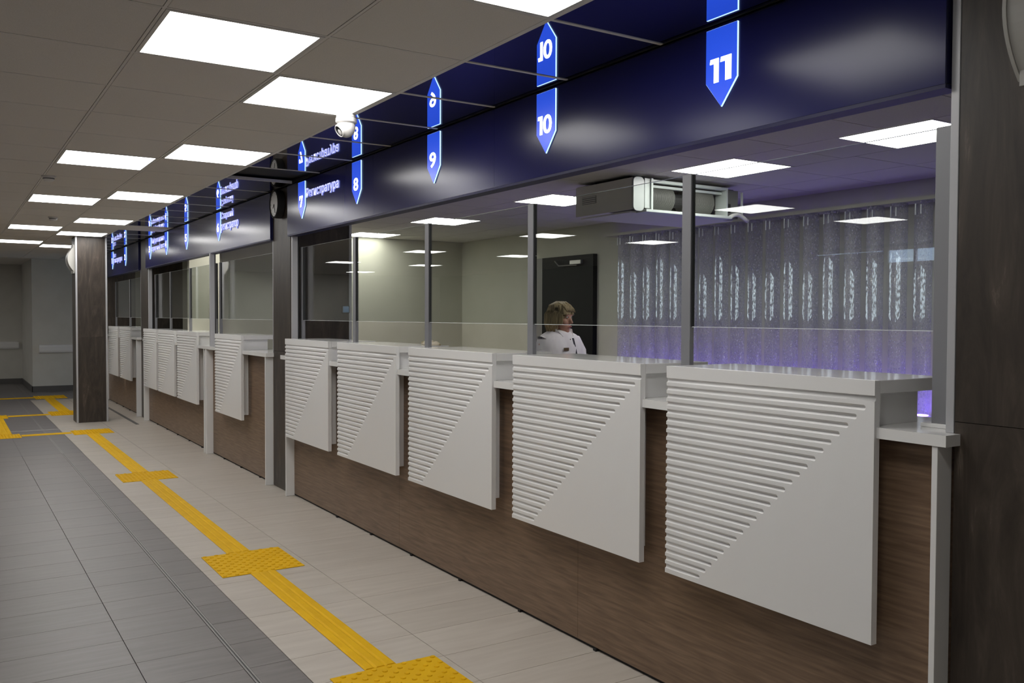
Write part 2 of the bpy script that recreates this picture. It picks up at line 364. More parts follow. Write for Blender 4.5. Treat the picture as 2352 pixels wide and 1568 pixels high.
def ceiling_light(x0, x1, y0, y1, label, m='diffuser', group=None):
    t = thing('ceiling_light', ((x0+x1)/2, (y0+y1)/2, ZC), label, 'ceiling light', group)
    b = 0.016
    fr = bmesh.new()
    bx(fr, x0, x1, y0, y0+b, ZC-0.002, ZC+0.012); bx(fr, x0, x1, y1-b, y1, ZC-0.002, ZC+0.012)
    bx(fr, x0, x0+b, y0+b, y1-b, ZC-0.002, ZC+0.012); bx(fr, x1-b, x1, y0+b, y1-b, ZC-0.002, ZC+0.012)
    obj('frame', fr, 'lampframe', t)
    obj('diffuser', BX(x0+b, x1-b, y0+b, y1-b, ZC-0.0005, ZC+0.008), m, t)
    return t
ROWNAME = {(0, 0): 'large square LED panel nearest the camera, top left of the picture', (1, -2): 'LED panel cut by the top picture edge beside the mirror strip',
 (1, 1): 'LED panel above the white dome camera', (1, 4): 'LED panel beside the mirror strip above the wall clock pillar', (0, 5): 'LED panel left of the one above the clock, third row away',
 (1, 8): 'LED panel beside the mirror strip above arrow five', (0, 9): 'LED panel left of the far row, fourth one in the left lane', (1, 12): 'LED panel by the mirror strip just before the free column',
 (0, 14): 'small far LED panel at the left picture edge above the far hall', (1, 15): 'LED panel right against the top of the free brown column', (1, 19): 'far LED panel peeping out left behind the free column',
 (0, 18): 'farthest LED panel of the left lane near the end wall', (0, -4): 'LED panel above and behind the camera by the counter'}
for (i, r) in sorted(LIGHTS):
    ceiling_light(GX(i)+0.008, GX(i+1)-0.008, GY(r)+0.010, GY(r+1)-0.010, ROWNAME[(i, r)], group='hall LED ceiling panels')
for x in (-1.75, -3.6):
    for y in (-1.0, 2.6, 6.2, 9.8, 13.4, 17.0, 20.5):
        ceiling_light(x-0.29, x+0.29, y-0.3, y+0.3, 'LED ceiling panel out in the wide hall left of the picture', group='LED panels of the wide hall')

# office ceiling
OX = [2.475, 2.66, 3.28, 3.90, 4.52, 5.14, 5.76, 6.42]
OL = [(2.86, 3.49), (4.30, 4.95), (6.44, 7.09), (8.67, 9.31), (10.75, 11.38)]
OYL = [0.0, 0.63, 1.26, 2.06, 2.86, 3.49, 3.90, 4.30, 4.95, 5.45, 5.95, 6.44, 7.09, 7.62, 8.14, 8.67, 9.31, 9.79, 10.27, 10.75, 11.38]
OYG = [0.0+SY*k for k in range(19)]
cache = {}
for i in range(len(OX)-1):
    ys = OYL if i == 4 else OYG
    xa, xb = OX[i], OX[i+1]
    for ya, yb in zip(ys, ys[1:]):
        if ya > 11.3: continue
        yb = min(yb, 11.41)
        if i == 4 and (ya, yb) in OL: continue
        key = (round(xb-xa, 3), round(yb-ya, 3))
        if key not in cache: cache[key] = share('ceiling_tile', BX(-key[0]/2+0.004, key[0]/2-0.004, -key[1]/2+0.004, key[1]/2-0.004, 0, 0.014), 'ctile')
        inst('ceiling_tile', cache[key], ((xa+xb)/2, (ya+yb)/2, ZC), ceiling)
OLAB = ['office LED panel at top right beside the white frame', 'office LED panel right above the opened air conditioner', 'office LED panel above the woman at the third glass post', 'office LED panel above the second glass post from the clock pillar', 'office LED panel half hidden by the dark clock pillar']
for (ya, yb), lb in zip(OL, OLAB): ceiling_light(4.525, 5.135, ya, yb, lb, 'diffuser_o', 'office LED ceiling panels')
ceiling_light(2.75, 3.35, 10.55, 11.15, 'office LED panel close to the cross wall behind window five', 'diffuser_o', 'office LED ceiling panels')
obj('plain_ceiling_field', BX(2.475, 6.42, 11.42, 17.5, ZC, ZC+0.02), 'ctile', ceiling)
ceiling_light(3.3, 3.9, 14.6, 15.2, 'LED panel in the far office behind windows one and two', 'diffuser_o', 'office LED ceiling panels')

# ------------------------------------------------------------------ walls
struct('wall_back_office', BX(6.42, 6.62, -0.3, 17.6, 0, ZC+0.02), 'wall', 'cream back wall of the office')
struct('wall_cross_office', BX(2.56, 6.42, 11.42, 11.52, 0, ZC), 'wall', 'cream cross wall between the offices')
struct('wall_light_block', BX(2.56, 4.0, 9.90, 9.98, 0, ZC), 'wall', 'cream partition wall added to keep panel light from window six')  # added to hold back the ceiling panel's light from window six
struct('wall_end_office', BX(2.475, 6.42, 17.5, 17.6, 0, ZC), 'wall', 'cream end wall of the far office')
struct('wall_near_office', BX(2.99, 6.42, -0.3, -0.2, 0, ZC), 'wall', 'cream near wall of the office')
struct('wall_right', BX(2.46, 2.6, -5.0, 0.6, 0, ZC), 'hallwall', 'hall wall beyond the near pillar')
struct('wall_rear', BX(-6.6, 2.6, -5.1, -5.0, 0, ZC), 'hallwall', 'hall wall behind the camera')
fw_ = bmesh.new(); bx(fw_, 1.43, 8.0, 19.4, 19.5, 0, ZC); bx(fw_, 1.43, 1.53, 19.5, 22.1, 0, ZC); bx(fw_, -6.6, 1.43, 22.0, 22.1, 0, ZC)
struct('wall_far', fw_, 'hallwall', 'far hall wall with a step')
bs = bmesh.new(); bx(bs, 1.418, 8.0, 19.385, 19.4, 0, 0.11); bx(bs, 1.415, 1.43, 19.385, 22.0, 0, 0.11); bx(bs, -6.6, 1.415, 21.985, 22.0, 0, 0.11)
struct('baseboard_far', bs, 'skirt', 'grey tiled skirting of the far wall')
struct('wall_far_side', BX(2.475, 8.0, 17.6, 17.7, 0, ZC), 'hallwall', 'side wall past the last counter')
# wall guards on the far wall
for x0, x1, y, lb in ((-1.0, 1.36, 22.0, 'pale wall guard rail on the receded far wall at left edge'), (1.55, 2.6, 19.4, 'pale wall guard rail on the far wall beside the free column')):
    t = thing('wall_guard_rail', ((x0+x1)/2, y, 0.83), lb, 'wall guard', 'far wall guard rails')
    obj('rail', prism(bmesh.new(), [(y, 0.75), (y-0.045, 0.76), (y-0.055, 0.79), (y-0.055, 0.87), (y-0.045, 0.90), (y, 0.91)], x0, x1, 'yz'), 'white', t)
    obj('end_cap', BX(x0-0.012, x0, y-0.05, y, 0.755, 0.905, b=0.004), 'white', t); obj('end_cap', BX(x1, x1+0.012, y-0.05, y, 0.755, 0.905, b=0.004), 'white', t)
# opposite wall with a real window (seen only as a reflection in the glass)
ow = bmesh.new()
bx(ow, -6.7, -6.6, -5, 6.9, 0, ZC); bx(ow, -6.7, -6.6, 9.4, 24, 0, ZC); bx(ow, -6.7, -6.6, 6.9, 9.4, 0, 0.9); bx(ow, -6.7, -6.6, 6.9, 9.4, 2.53, ZC)
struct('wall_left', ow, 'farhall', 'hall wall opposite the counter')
wn = struct('window_1', BX(-6.66, -6.62, 6.9, 9.4, 0.9, 0.96), 'plastic', 'daylit window opposite the counter')
for a in ((6.9, 9.4, 2.48, 2.53), (6.9, 6.96, 0.96, 2.48), (9.34, 9.4, 0.96, 2.48), (7.61, 7.65, 0.96, 2.48), (8.06, 8.14, 0.96, 2.48), (6.96, 9.34, 2.24, 2.30)):
    obj('window_bar', BX(-6.66, -6.62, *a), 'plastic', wn)
for a, b, bz in ((6.96, 7.61, 2.26), (7.65, 8.06, 2.26), (8.14, 9.34, 2.47)):
    obj('window_pane', BX(-6.645, -6.637, a, b, 2.30, 2.48), 'pane', wn); obj('window_pane', BX(-6.645, -6.637, a, b, 0.96, 2.24), 'pane', wn)
    tag(obj('roller_blind', BX(-6.618, -6.614, a-0.01, b+0.02, 1.0, bz), 'blind', base=(-6.616, a, 1.0)), 'grey roller blind lowered over the window opposite the counter', 'blind', 'blinds of the opposite window')

# ------------------------------------------------------------------ pillars clad in brown porcelain
def pillar(name, x0, x1, y0, y1, label, seams=(1.19,), trims=()):
    t = thing(name, ((x0+x1)/2, (y0+y1)/2, 0), label, 'pillar', 'brown tiled pillars')
    obj('core', BX(x0+0.010, x1-0.010, y0+0.010, y1-0.010, 0, ZC), 'grout', t)
    zs = [0.0, *seams, ZC]
    for za, zb in zip(zs, zs[1:]):
        a, b = za+0.001, zb-0.001
        obj('cladding_tile', BX(x0, x0+0.010, y0, y1, a, b), 'stone', t)
        obj('cladding_tile', BX(x1-0.010, x1, y0, y1, a, b), 'stone', t)
        obj('cladding_tile', BX(x0+0.0102, x1-0.0102, y0, y0+0.010, a, b), 'stone', t)
        obj('cladding_tile', BX(x0+0.0102, x1-0.0102, y1-0.010, y1, a, b), 'stone', t)
    for (tx, ty) in trims:
        obj('corner_trim', BX(tx-0.012, tx+0.012, ty-0.012, ty+0.012, 0, ZC, b=0.002), 'frame', t)
    return t
pillar('near_pillar', XPIL, 2.98, 0.55, 1.457, 'dark brown tiled pillar at the right picture edge', (1.197,))
pillar('clock_pillar', XPIL, 2.97, 7.245, 7.700, 'dark brown tiled pillar carrying the wall clock', (1.185,), ((2.965, 7.250),))
pillar('slim_pillar', XPIL, 2.91, 13.40, 13.90, 'dark brown tiled pillar between windows two and three', (1.185,))
pillar('free_column', 1.53, 1.92, 13.535, 13.93, 'free-standing brown tiled column with pale corner trims', (1.185,), ((1.540, 13.541), (1.918, 13.541)))
pillar('end_pillar', XPIL, 2.91, 17.15, 17.5, 'dark brown tiled pillar hidden at the end of the counters', (1.185,))

# ------------------------------------------------------------------ counters
GN, GZ0, GDZ, GH, GD = 25, 1.250, 0.03008, 0.0088, 0.0068
def grooved_panel(y0, y1, th=0.026):
    """front panel with 25 routed grooves that end along a diagonal"""
    bm = bmesh.new(); wd = y1-y0; SEG = 8
    V = lambda y, z, d: bm.verts.new((XP+d, y0+y, z))
    def quad(a, b, c, d, smooth=False):
        f = bm.faces.new([V(*a), V(*b), V(*c), V(*d)]); f.smooth = smooth
    zprev = ZB
    far_prof, near_prof = [(0, ZB)], [(0, ZB)]
    for k in reversed(range(GN)):
        zc = GZ0-GDZ*k; zl, zh = zc-GH, zc+GH
        quad((0, zprev, 0), (wd, zprev, 0), (wd, zl, 0), (0, zl, 0)); zprev = zh
        ye = 0.0 if k == 0 else wd*0.794*k/24.0
        yc = ye if k == 0 else ye+GH
        pr = [(zc-GH*math.cos(math.pi*i/SEG), GD*math.sin(math.pi*i/SEG)) for i in range(SEG+1)]
        for (za, da), (zb, db) in zip(pr, pr[1:]): quad((yc, za, da), (wd, za, da), (wd, zb, db), (yc, zb, db), True)
        far_prof += [(d, z) for z, d in pr]
        if k == 0: near_prof += [(d, z) for z, d in pr]; continue
        quad((0, zl, 0), (ye, zl, 0), (ye, zh, 0), (0, zh, 0))
        dome = []
        for t in range(4):
            q = t/3*math.pi/2
            dome.append([(yc-GH*math.sin(math.pi*i/SEG)*math.cos(q), zc-GH*math.cos(math.pi*i/SEG)*math.cos(q), GD*math.sin(q)) for i in range(SEG+1)])
        for A, B in zip(dome, dome[1:]):
            for i in range(SEG): 
                if B is dome[3]:
                    f = bm.faces.new([V(*A[i]), V(*A[i+1]), V(*B[0])]); f.smooth = True
                else: quad(A[i], A[i+1], B[i+1], B[i], True)
        rim = dome[0]
        for i in range(SEG):
            cz = zl if i < SEG//2 else zh
            bm.faces.new([V(ye, cz, 0), V(*rim[i]), V(*rim[i+1])]) if (rim[i][1], rim[i+1][1]) else None
    quad((0, zprev, 0), (wd, zprev, 0), (wd, ZT, 0), (0, ZT, 0))
    far_prof.append((0, ZT)); near_prof.append((0, ZT))
    bm.faces.new([V(wd, z, d) for d, z in far_prof]+[V(wd, ZT, th), V(wd, ZB, th)])
    bm.faces.new([V(0, z, d) for d, z in near_prof]+[V(0, ZT, th), V(0, ZB, th)])
    quad((0, ZB, th), (wd, ZB, th), (wd, ZT, th), (0, ZT, th))
    quad((0, ZT, 0), (wd, ZT, 0), (wd, ZT, th), (0, ZT, th)); quad((0, ZB, 0), (wd, ZB, 0), (wd, ZB, th), (0, ZB, th))
    bmesh.ops.remove_doubles(bm, verts=bm.verts[:], dist=1e-5)
    return bm
for n, (y0, y1) in UNITS.items():
    t = thing('counter_unit', (XP+0.05, (y0+y1)/2, ZB), f'white counter unit with grooved front under the lit arrow {WORD[n]}', 'counter unit', 'white grooved counter units')
    obj('front_panel', grooved_panel(y0, y1), 'white', t)
    obj('top_slab', BX(XP+0.0262, 2.727, y0, y1, ZT-0.040, ZT, b=0.0012), 'slab', t)
    obj('side_box', BX(XP+0.0262, 2.615, y0+0.030, y1-0.030, ZL+0.0005, ZT-0.0402), 'white', t)
    obj('mounting_box', BX(XP+0.0262, XW-0.0005, y0+0.062, y1-0.062, 0.545, ZLB-0.0005), 'white', t)
    if n == 11:
        pass
def counter_base(ya, yb, seams, legs, label):
    t = thing('service_counter', (XW+0.02, (ya+yb)/2, 0), label, 'counter', 'wood fronted counters')
    ys = [ya, *seams, yb]
    for a, b in zip(ys, ys[1:]): obj('wood_panel', BX(XW, XW+0.018, a+0.0008, b-0.0008, 0.016, ZLB-0.0005), 'wood', t)
    obj('plinth', BX(XW+0.012, XW+0.03, ya, yb, 0.0, 0.0158), 'black', t)
    for y in [ya+0.4+0.62*k for k in range(int((yb-ya-0.3)/0.62))]:
        obj('levelling_foot', BX(XW-0.006, XW+0.012, y, y+0.02, 0.0, 0.012), 'black', t)
    for (l0, l1) in legs: obj('end_leg', BX(2.368, XW-0.0005, l0, l1, 0.001, ZLB-0.0005, b=0.001), 'white', t)
    return t
counter_base(1.466, 7.205, (3.25, 5.15), ((1.466, 1.484), (7.165, 7.185)), 'long brown wood counter front under arrows seven to eleven')
counter_base(7.715, 9.88, (), ((7.72, 7.74), (9.80, 9.85)), 'brown wood counter front under arrow six')
counter_base(9.90, 13.39, (11.6,), ((9.91, 9.93), (13.36, 13.38)), 'brown wood counter front under arrows three to five')
counter_base(13.91, 17.10, (15.4,), ((13.93, 13.95), (17.0, 17.02)), 'brown wood counter front under arrows one and two')
def worktop(ya, yb, na, nb, label):
    bm = bmesh.new()
    front = [(XL, nb)]
    for a, b in sorted(UNITS.values(), reverse=True):                    # the front edge is notched where a grooved panel passes in front of it
        if na < a and b < nb: front += [(XL, b+0.0005), (XP+0.0268, b+0.0005), (XP+0.0268, a-0.0005), (XL, a-0.0005)]
    prism(bm, [(XL, na), (XPIL-0.001, na), (XPIL-0.001, ya), (2.76, ya), (2.76, yb), (XPIL-0.001, yb), (XPIL-0.001, nb)]+front, ZLB, ZL, 'xy')
    tag(obj('worktop', bm, 'slab', base=(2.5, (ya+yb)/2, ZLB)), label, 'worktop', 'low white worktops')
worktop(1.460, 7.243, 1.439, 7.293, 'low white worktop running behind grooved units seven to eleven')
worktop(7.702, 13.398, 7.69, 13.41, 'low white worktop running behind grooved units three to six')
worktop(13.902, 17.14, 13.88, 17.145, 'low white worktop running behind grooved units one and two')

# ------------------------------------------------------------------ glass screens
POSTS = [(1.532, 'grey glass post beside the white frame at the right pillar'), (2.622, 'grey glass post between counter units ten and eleven'), (3.750, 'grey glass post between counter units nine and ten'),
         (4.905, 'grey glass post between counter units eight and nine'), (6.058, 'grey glass post between counter units seven and eight'), (7.188, 'grey glass post at the clock pillar, far end of the long screen'),
         (7.745, 'grey glass post behind the clock pillar, near end of screen six'), (9.800, 'grey glass post at the far end of screen six'), (9.985, 'grey glass post just past the pale mid frame, screen five'),
         (11.20, 'grey glass post between counter units four and five'), (12.31, 'grey glass post between counter units three and four'), (13.295, 'grey glass post at the slim pillar, far end of screen three'),
         (13.93, 'grey glass post beyond the slim pillar, near end of screen two'), (15.34, 'grey glass post between counter units one and two'), (16.74, 'grey glass post at the far end of screen one')]
for y, lb in POSTS:
    t = thing('glass_post', (XG+0.025, y+0.025, ZL), lb, 'post', 'grey glass posts')
    obj('profile', BX(XG, XG+0.024, y, y+0.050, ZL+0.0005, ZG1, b=0.0015), 'alu', t)
    obj('gasket', BX(XG+0.003, XG+0.021, y-0.004, y+0.0005, ZG0, ZG1-0.004), 'gasket', t)
    obj('foot_plate', BX(XG-0.012, XG+0.036, y-0.006, y+0.078, ZL+0.0003, ZL+0.012, b=0.001), 'white', t)
PANES = [(0, 1, 'clear glass screen pane above counter unit eleven'), (1, 2, 'clear glass screen pane above counter unit ten'), (2, 3, 'clear glass screen pane above counter unit nine'), (3, 4, 'clear glass screen pane above counter unit eight'),
         (4, 5, 'clear glass screen pane above counter unit seven'), (6, 7, 'clear glass screen pane above counter unit six'), (8, 9, 'clear glass screen pane above counter unit five'), (9, 10, 'clear glass screen pane above counter unit four'),
         (10, 11, 'clear glass screen pane above counter unit three'), (12, 13, 'clear glass screen pane above counter unit two'), (13, 14, 'clear glass screen pane above counter unit one')]
for a, b, lb in PANES:
    ya, yb = POSTS[a][0]+0.0505, POSTS[b][0]-0.0045
    gs = tag(obj('glass_screen', BX(XG+0.009, XG+0.015, ya, yb, ZG0, ZG1-0.003), 'glass', base=(XG+0.012, (ya+yb)/2, ZG0)), lb, 'glass screen', 'glass screen panes')
    obj('painted_edge_line', BX(XG+0.0085, XG+0.0155, ya, yb, ZG0-0.0022, ZG0-0.0002), 'edge', gs)  # pale strip paints the light reflected along the pane's lower edge
    obj('painted_edge_line', BX(XG+0.0085, XG+0.0155, ya, yb, ZG1-0.0028, ZG1-0.0014), 'edge_top', gs)  # grey-green strip paints the line refracted by the top edge
FRAMES = [(1.459, 1.484, XPIL-0.002, 2.478, ZC-0.002, 'white upright frame from worktop to ceiling at the right pillar'), (7.206, 7.243, 2.440, 2.485, 2.155, 'white upright frame at the near side of the clock pillar'),
          (7.703, 7.722, 2.436, 2.480, 2.155, 'white upright frame at the far side of the clock pillar'), (9.745, 9.785, 2.400, 2.447, 2.155, 'pale upright frame dividing screens five and six'),
          (13.345, 13.395, 2.440, 2.485, 2.155, 'white upright frame at the near side of the slim pillar'), (13.905, 13.93, 2.436, 2.480, 2.155, 'white upright frame at the far side of the slim pillar')]
for y0, y1, x0, x1, z1, lb in FRAMES:
    t = thing('frame_upright', ((x0+x1)/2, (y0+y1)/2, ZL), lb, 'frame', 'white uprights of the glass front')
    obj('profile', BX(x0, x1, y0, y1, ZL+0.0005, z1, b=0.0012), 'frame', t)
    obj('inner_channel', BX(x1+0.0002, x1+0.012, y0+0.004, y1-0.004, ZL+0.0005, z1), 'gasket', t)

# ------------------------------------------------------------------ blue fascia
ZF = 2.160
def fascia(y0, y1, seams, label):
    t = thing('fascia', (XF+0.03, (y0+y1)/2, ZF), label, 'fascia', 'navy fascias over the windows')
    ys = [y0, *seams, y1]
    for a, b in zip(ys, ys[1:]): obj('fascia_panel', BX(XF, XF+0.006, a+0.0006, b-0.0006, ZF, ZC-0.012), 'fascia', t)
    obj('housing', BX(XF+0.0062, XF+0.075, y0+0.002, y1-0.002, ZF+0.004, ZC-0.004), 'fascia_edge', t)
    obj('bottom_rail', BX(XF+0.001, XF+0.075, y0, y1, ZF-0.012, ZF-0.0002), 'fascia_edge', t)
fascia(1.488, 7.240, (3.95, 5.49), 'long navy fascia carrying arrows seven to eleven')
fascia(7.700, 13.398, (10.55,), 'navy fascia carrying arrows three to six')
fascia(13.935, 17.0, (), 'far navy fascia carrying arrows one and two')

# ------------------------------------------------------------------ lettering
def text_mesh(s, bold=0.0, extrude=0.0):
    cu = bpy.data.curves.new('txt', 'FONT'); cu.body = s; cu.size = 1; cu.offset = bold; cu.extrude = extrude; cu.resolution_u = 4; cu.fill_mode = 'BOTH'
    o = bpy.data.objects.new('txt', cu); COL.objects.link(o)
    dg = bpy.context.evaluated_depsgraph_get(); me = bpy.data.meshes.new_from_object(o.evaluated_get(dg))
    bpy.data.objects.remove(o); bpy.data.curves.remove(cu)
    return me
def place_text(name, s, yl, yr, zb, height, x, m, parent, bold=0.02, depth=0.001, side=None):
    """text read from +y to -y on a surface facing -x, fitted between yl (left) and yr"""
    me = text_mesh(s, bold, 0.5)
    xs = [v.co.x for v in me.vertices]; zs = [v.co.y for v in me.vertices]
    x0, x1, z0, z1 = min(xs), max(xs), min(zs), max(zs)
    off = origin(parent)
    for v in me.vertices:
        c = v.co.copy()
        v.co = Vector((x-(c.z+0.5)*depth, yl-(c.x-x0)/(x1-x0)*(yl-yr), zb+(c.y-z0)/(z1-z0)*height))-off
    me.materials.append(MT[m])
    if side:
        me.materials.append(MT[side]); me.update()
        for p in me.polygons: p.material_index = 0 if abs(p.normal.x) > 0.9 else 1
    o = bpy.data.objects.new(name, me); COL.objects.link(o); o.parent = parent
    return o
ARROWS = {11: 2.426, 10: 3.549, 9: 4.690, 8: 5.833, 7: 6.947, 6: 9.487, 5: 10.935, 4: 12.05, 3: 13.12, 2: 15.10, 1: 16.365}
XA = XF-0.009
for n, yl in ARROWS.items():
    wd = 0.154; yr = yl-wd
    t = thing('arrow_sign', (XF, (yl+yr)/2, 2.26), f'lit blue arrow sign pointing down with the white number {WORD[n]}', 'sign', 'lit blue window arrows')
    pts = [(yl, 2.552), (yr, 2.552), (yr, 2.357), ((yl+yr)/2, 2.262), (yl, 2.357)]
    obj('light_body', prism(bmesh.new(), pts, XA+0.002, XF-0.0005, 'yz'), 'glow', t)
    k = 0.0012; pf = [(yl-k, 2.552-k), (yr+k, 2.552-k), (yr+k, 2.357+k), ((yl+yr)/2, 2.262+1.5*k), (yl-k, 2.357+k)]
    obj('face', prism(bmesh.new(), pf, XA, XA+0.0018, 'yz'), 'arrow', t)
    s = str(n)
    if len(s) == 2: a, b = yl-0.014, yr+0.026
    elif s == '1': a, b = yl-0.048, yr+0.056
    else: a, b = yl-0.032, yr+0.044
    cells = [(a, b)] if len(s) == 1 else ([(a-0.008, a-0.052), (a-0.060, b)] if s == '11' else [(a, a-0.038), (a-0.044, b)])
    for ch, (ca, cb) in zip(s, cells):
        if ch == '1':
            w1 = ca-cb; obj('digit', prism(bmesh.new(), [(ca-w1*u, 2.353+0.088*v) for u, v in ((0, 0.83), (0.06, 1), (1, 1), (1, 0), (0.46, 0), (0.46, 0.80), (0.0, 0.80))], XA-0.0015, XA-0.0002, 'yz'), 'digit', t)
        elif ch == '7':
            w1 = ca-cb; obj('digit', prism(bmesh.new(), [(ca-w1*u, 2.353+0.088*v) for u, v in ((0, 1), (1, 1), (1, 0.85), (0.54, 0), (0.22, 0), (0.67, 0.80), (0.25, 0.80), (0.25, 0.64), (0, 0.64))], XA-0.0015, XA-0.0002, 'yz'), 'digit', t)
        else: place_text('digit', ch, ca, cb, 2.353, 0.088, XA-0.0002, 'digit', t, 0.018, 0.0012)
def lettering(lines, label):
    z0 = min(l[3] for l in lines); t = thing('sign_lettering', (XF, (lines[0][1]+lines[0][2])/2, z0), label, 'lettering')
    for s, yl, yr, zb, h in lines: place_text('word', s, yl, yr, zb, h, XF-0.0005, 'letter', t, 0.010, 0.008, 'letter_side')
lettering([('Регистратура', 6.765, 6.085, 2.395, 0.092)], 'single lit white word on the fascia to the right of arrow seven')
lettering([('Старший', 9.300, 8.855, 2.455, 0.088), ('регистратор', 9.305, 8.675, 2.335, 0.086)], 'two lit white words, one above the other, right of arrow six')
lettering([('Информационно-', 12.91, 12.07, 2.445, 0.090), ('справочный', 12.91, 12.36, 2.345, 0.088), ('пост', 12.31, 12.07, 2.367, 0.050)], 'long lit white two-line lettering filling the space between arrows three and four')
lettering([('Пост', 16.17, 15.93, 2.445, 0.072), ('регистратуры', 16.17, 15.33, 2.335, 0.088)], 'farthest lit white lettering, short word over long one, beside arrow one')

# ------------------------------------------------------------------ tactile paving
def tactile_tile(x0, x1, y0, y1, label, single=True):
    t = thing('tactile_tile', ((x0+x1)/2, (y0+y1)/2, 0.0), label, 'tactile tile', 'yellow tactile crossing tiles')
    obj('base', BX(x0, x1, y0, y1, 0.0003, 0.004, b=0.0015), 'yellow', t)
    r = 0.0125; stud = [(r, 0.0), (r*0.85, 0.0038), (r*0.6, 0.0050)]
    nx = int(round((x1-x0)/0.0345)); ny = int(round((y1-y0)/0.0345))
    px, py = (x1-x0)/nx, (y1-y0)/ny
    P = [(x0+px*(i+0.5), y0+py*(j+0.5)) for i in range(nx) for j in range(ny) if (i+j) % 2 == 0]
    if single:
        me = share('stud', lathe(bmesh.new(), stud, (0, 0, 0), n=10), 'yellow')
        for x, y in P: inst('stud', me, (x, y, 0.0040), t)
    else:
        bm = bmesh.new()
        for x, y in P: lathe(bm, stud, (x, y, 0.0040), n=6)
        o = obj('studs', bm, 'yellow', t); o['kind'] = 'stuff'
def guide_strip(x0, x1, y0, y1, label):
    t = thing('guide_strip', ((x0+x1)/2, (y0+y1)/2, 0.0), label, 'guide strip', 'yellow tactile guide strips')
    obj('base', BX(x0, x1, y0, y1, 0.0003, 0.003, b=0.001), 'yellow', t)
    if x1-x0 < y1-y0:
        w_ = (x1-x0)/3
        for k in range(3):
            a = x0+w_*k+0.003; obj('ridge', prism(bmesh.new(), [(a, 0.003), (a+0.006, 0.0060), (a+w_-0.012, 0.0060), (a+w_-0.006, 0.003)], y0+0.003, y1-0.003, 'xz'), 'yellow', t)
    else:
        w_ = (y1-y0)/2
        for k in range(2):
            a = y0+w_*k+0.006; obj('ridge', prism(bmesh.new(), [(a, 0.003), (a+0.005, 0.0075), (a+w_-0.017, 0.0075), (a+w_-0.012, 0.003)], x0+0.003, x1-0.003, 'yz'), 'yellow', t)
TX0, TX1 = 1.318, 1.800
tactile_tile(TX0, TX1, 2.96, 3.446, 'studded yellow tactile tile cut by the bottom picture edge')
tactile_tile(TX0, TX1, 5.107, 5.612, 'studded yellow tactile tile in front of counter unit seven and eight')
tactile_tile(TX0+0.01, TX1, 8.50, 8.96, 'studded yellow tactile tile in front of counter unit six', False)
tactile_tile(TX0+0.03, TX1+0.01, 12.19, 12.66, 'studded yellow tactile tile just before the free column', False)
guide_strip(1.476, 1.620, 3.450, 5.104, 'ridged yellow guide strip, nearest one in the foreground')
guide_strip(1.476, 1.620, 5.615, 8.497, 'ridged yellow guide strip running up to counter unit six')
guide_strip(1.486, 1.628, 8.963, 12.187, 'ridged yellow guide strip running towards the free column')
guide_strip(0.785, 1.340, 12.36, 12.50, 'thin yellow guide strip crossing the grey lane before the column')
tactile_tile(0.25, 0.780, 12.24, 12.63, 'yellow tactile tile at the left picture edge before the column', False)
guide_strip(0.55, 0.70, 12.635, 14.61, 'yellow guide strip at the left picture edge going away')
tactile_tile(0.40, 0.765, 14.62, 15.08, 'yellow tactile tile at the left picture edge behind the thin strip', False)
guide_strip(0.770, 1.315, 14.82, 14.96, 'thin yellow guide strip level with the free column')
tactile_tile(1.320, 1.80, 14.68, 15.30, 'yellow tactile tile half hidden by the free column', False)
guide_strip(1.48, 1.64, 15.305, 17.70, 'yellow guide strip going away behind the free column')
tactile_tile(1.35, 1.86, 17.705, 18.35, 'yellow tactile tile at the far end of the beige lane', False)
guide_strip(-0.6, 1.345, 17.95, 18.12, 'thin yellow guide strip by the far wall')

# ------------------------------------------------------------------ clock on the pillar
t = thing('wall_clock', (2.40, 7.485, 2.437), 'round wall clock with black rim on the pillar', 'clock')
cxc = (0, 7.475, 2.437)
shade_auto(obj('case', lathe(bmesh.new(), [(0.112, 2.434), (0.119, 2.428), (0.119, 2.372), (0.110, 2.366), (0.104, 2.372), (0.104, 2.380)], cxc, 'x', 40), 'black', t))
obj('dial', lathe(bmesh.new(), [(0.1035, 2.378), (0.1035, 2.3745)], cxc, 'x', 40), 'clockface', t)
for a in range(12):
    an = math.pi*a/6; c = Vector((2.3738, 7.475-0.09*math.sin(an), 2.437+0.09*math.cos(an)))
    obj('hour_mark', BX(c.x-0.0003, c.x+0.0008, c.y-0.002, c.y+0.002, c.z-0.005, c.z+0.005), 'black', t)
obj('hour_hand', tube(bmesh.new(), [(2.3728, 7.475, 2.437), (2.3728, 7.505, 2.405)], 0.0028, 6), 'black', t)
obj('minute_hand', tube(bmesh.new(), [(2.3722, 7.475, 2.437), (2.3722, 7.452, 2.362)], 0.0020, 6), 'black', t)

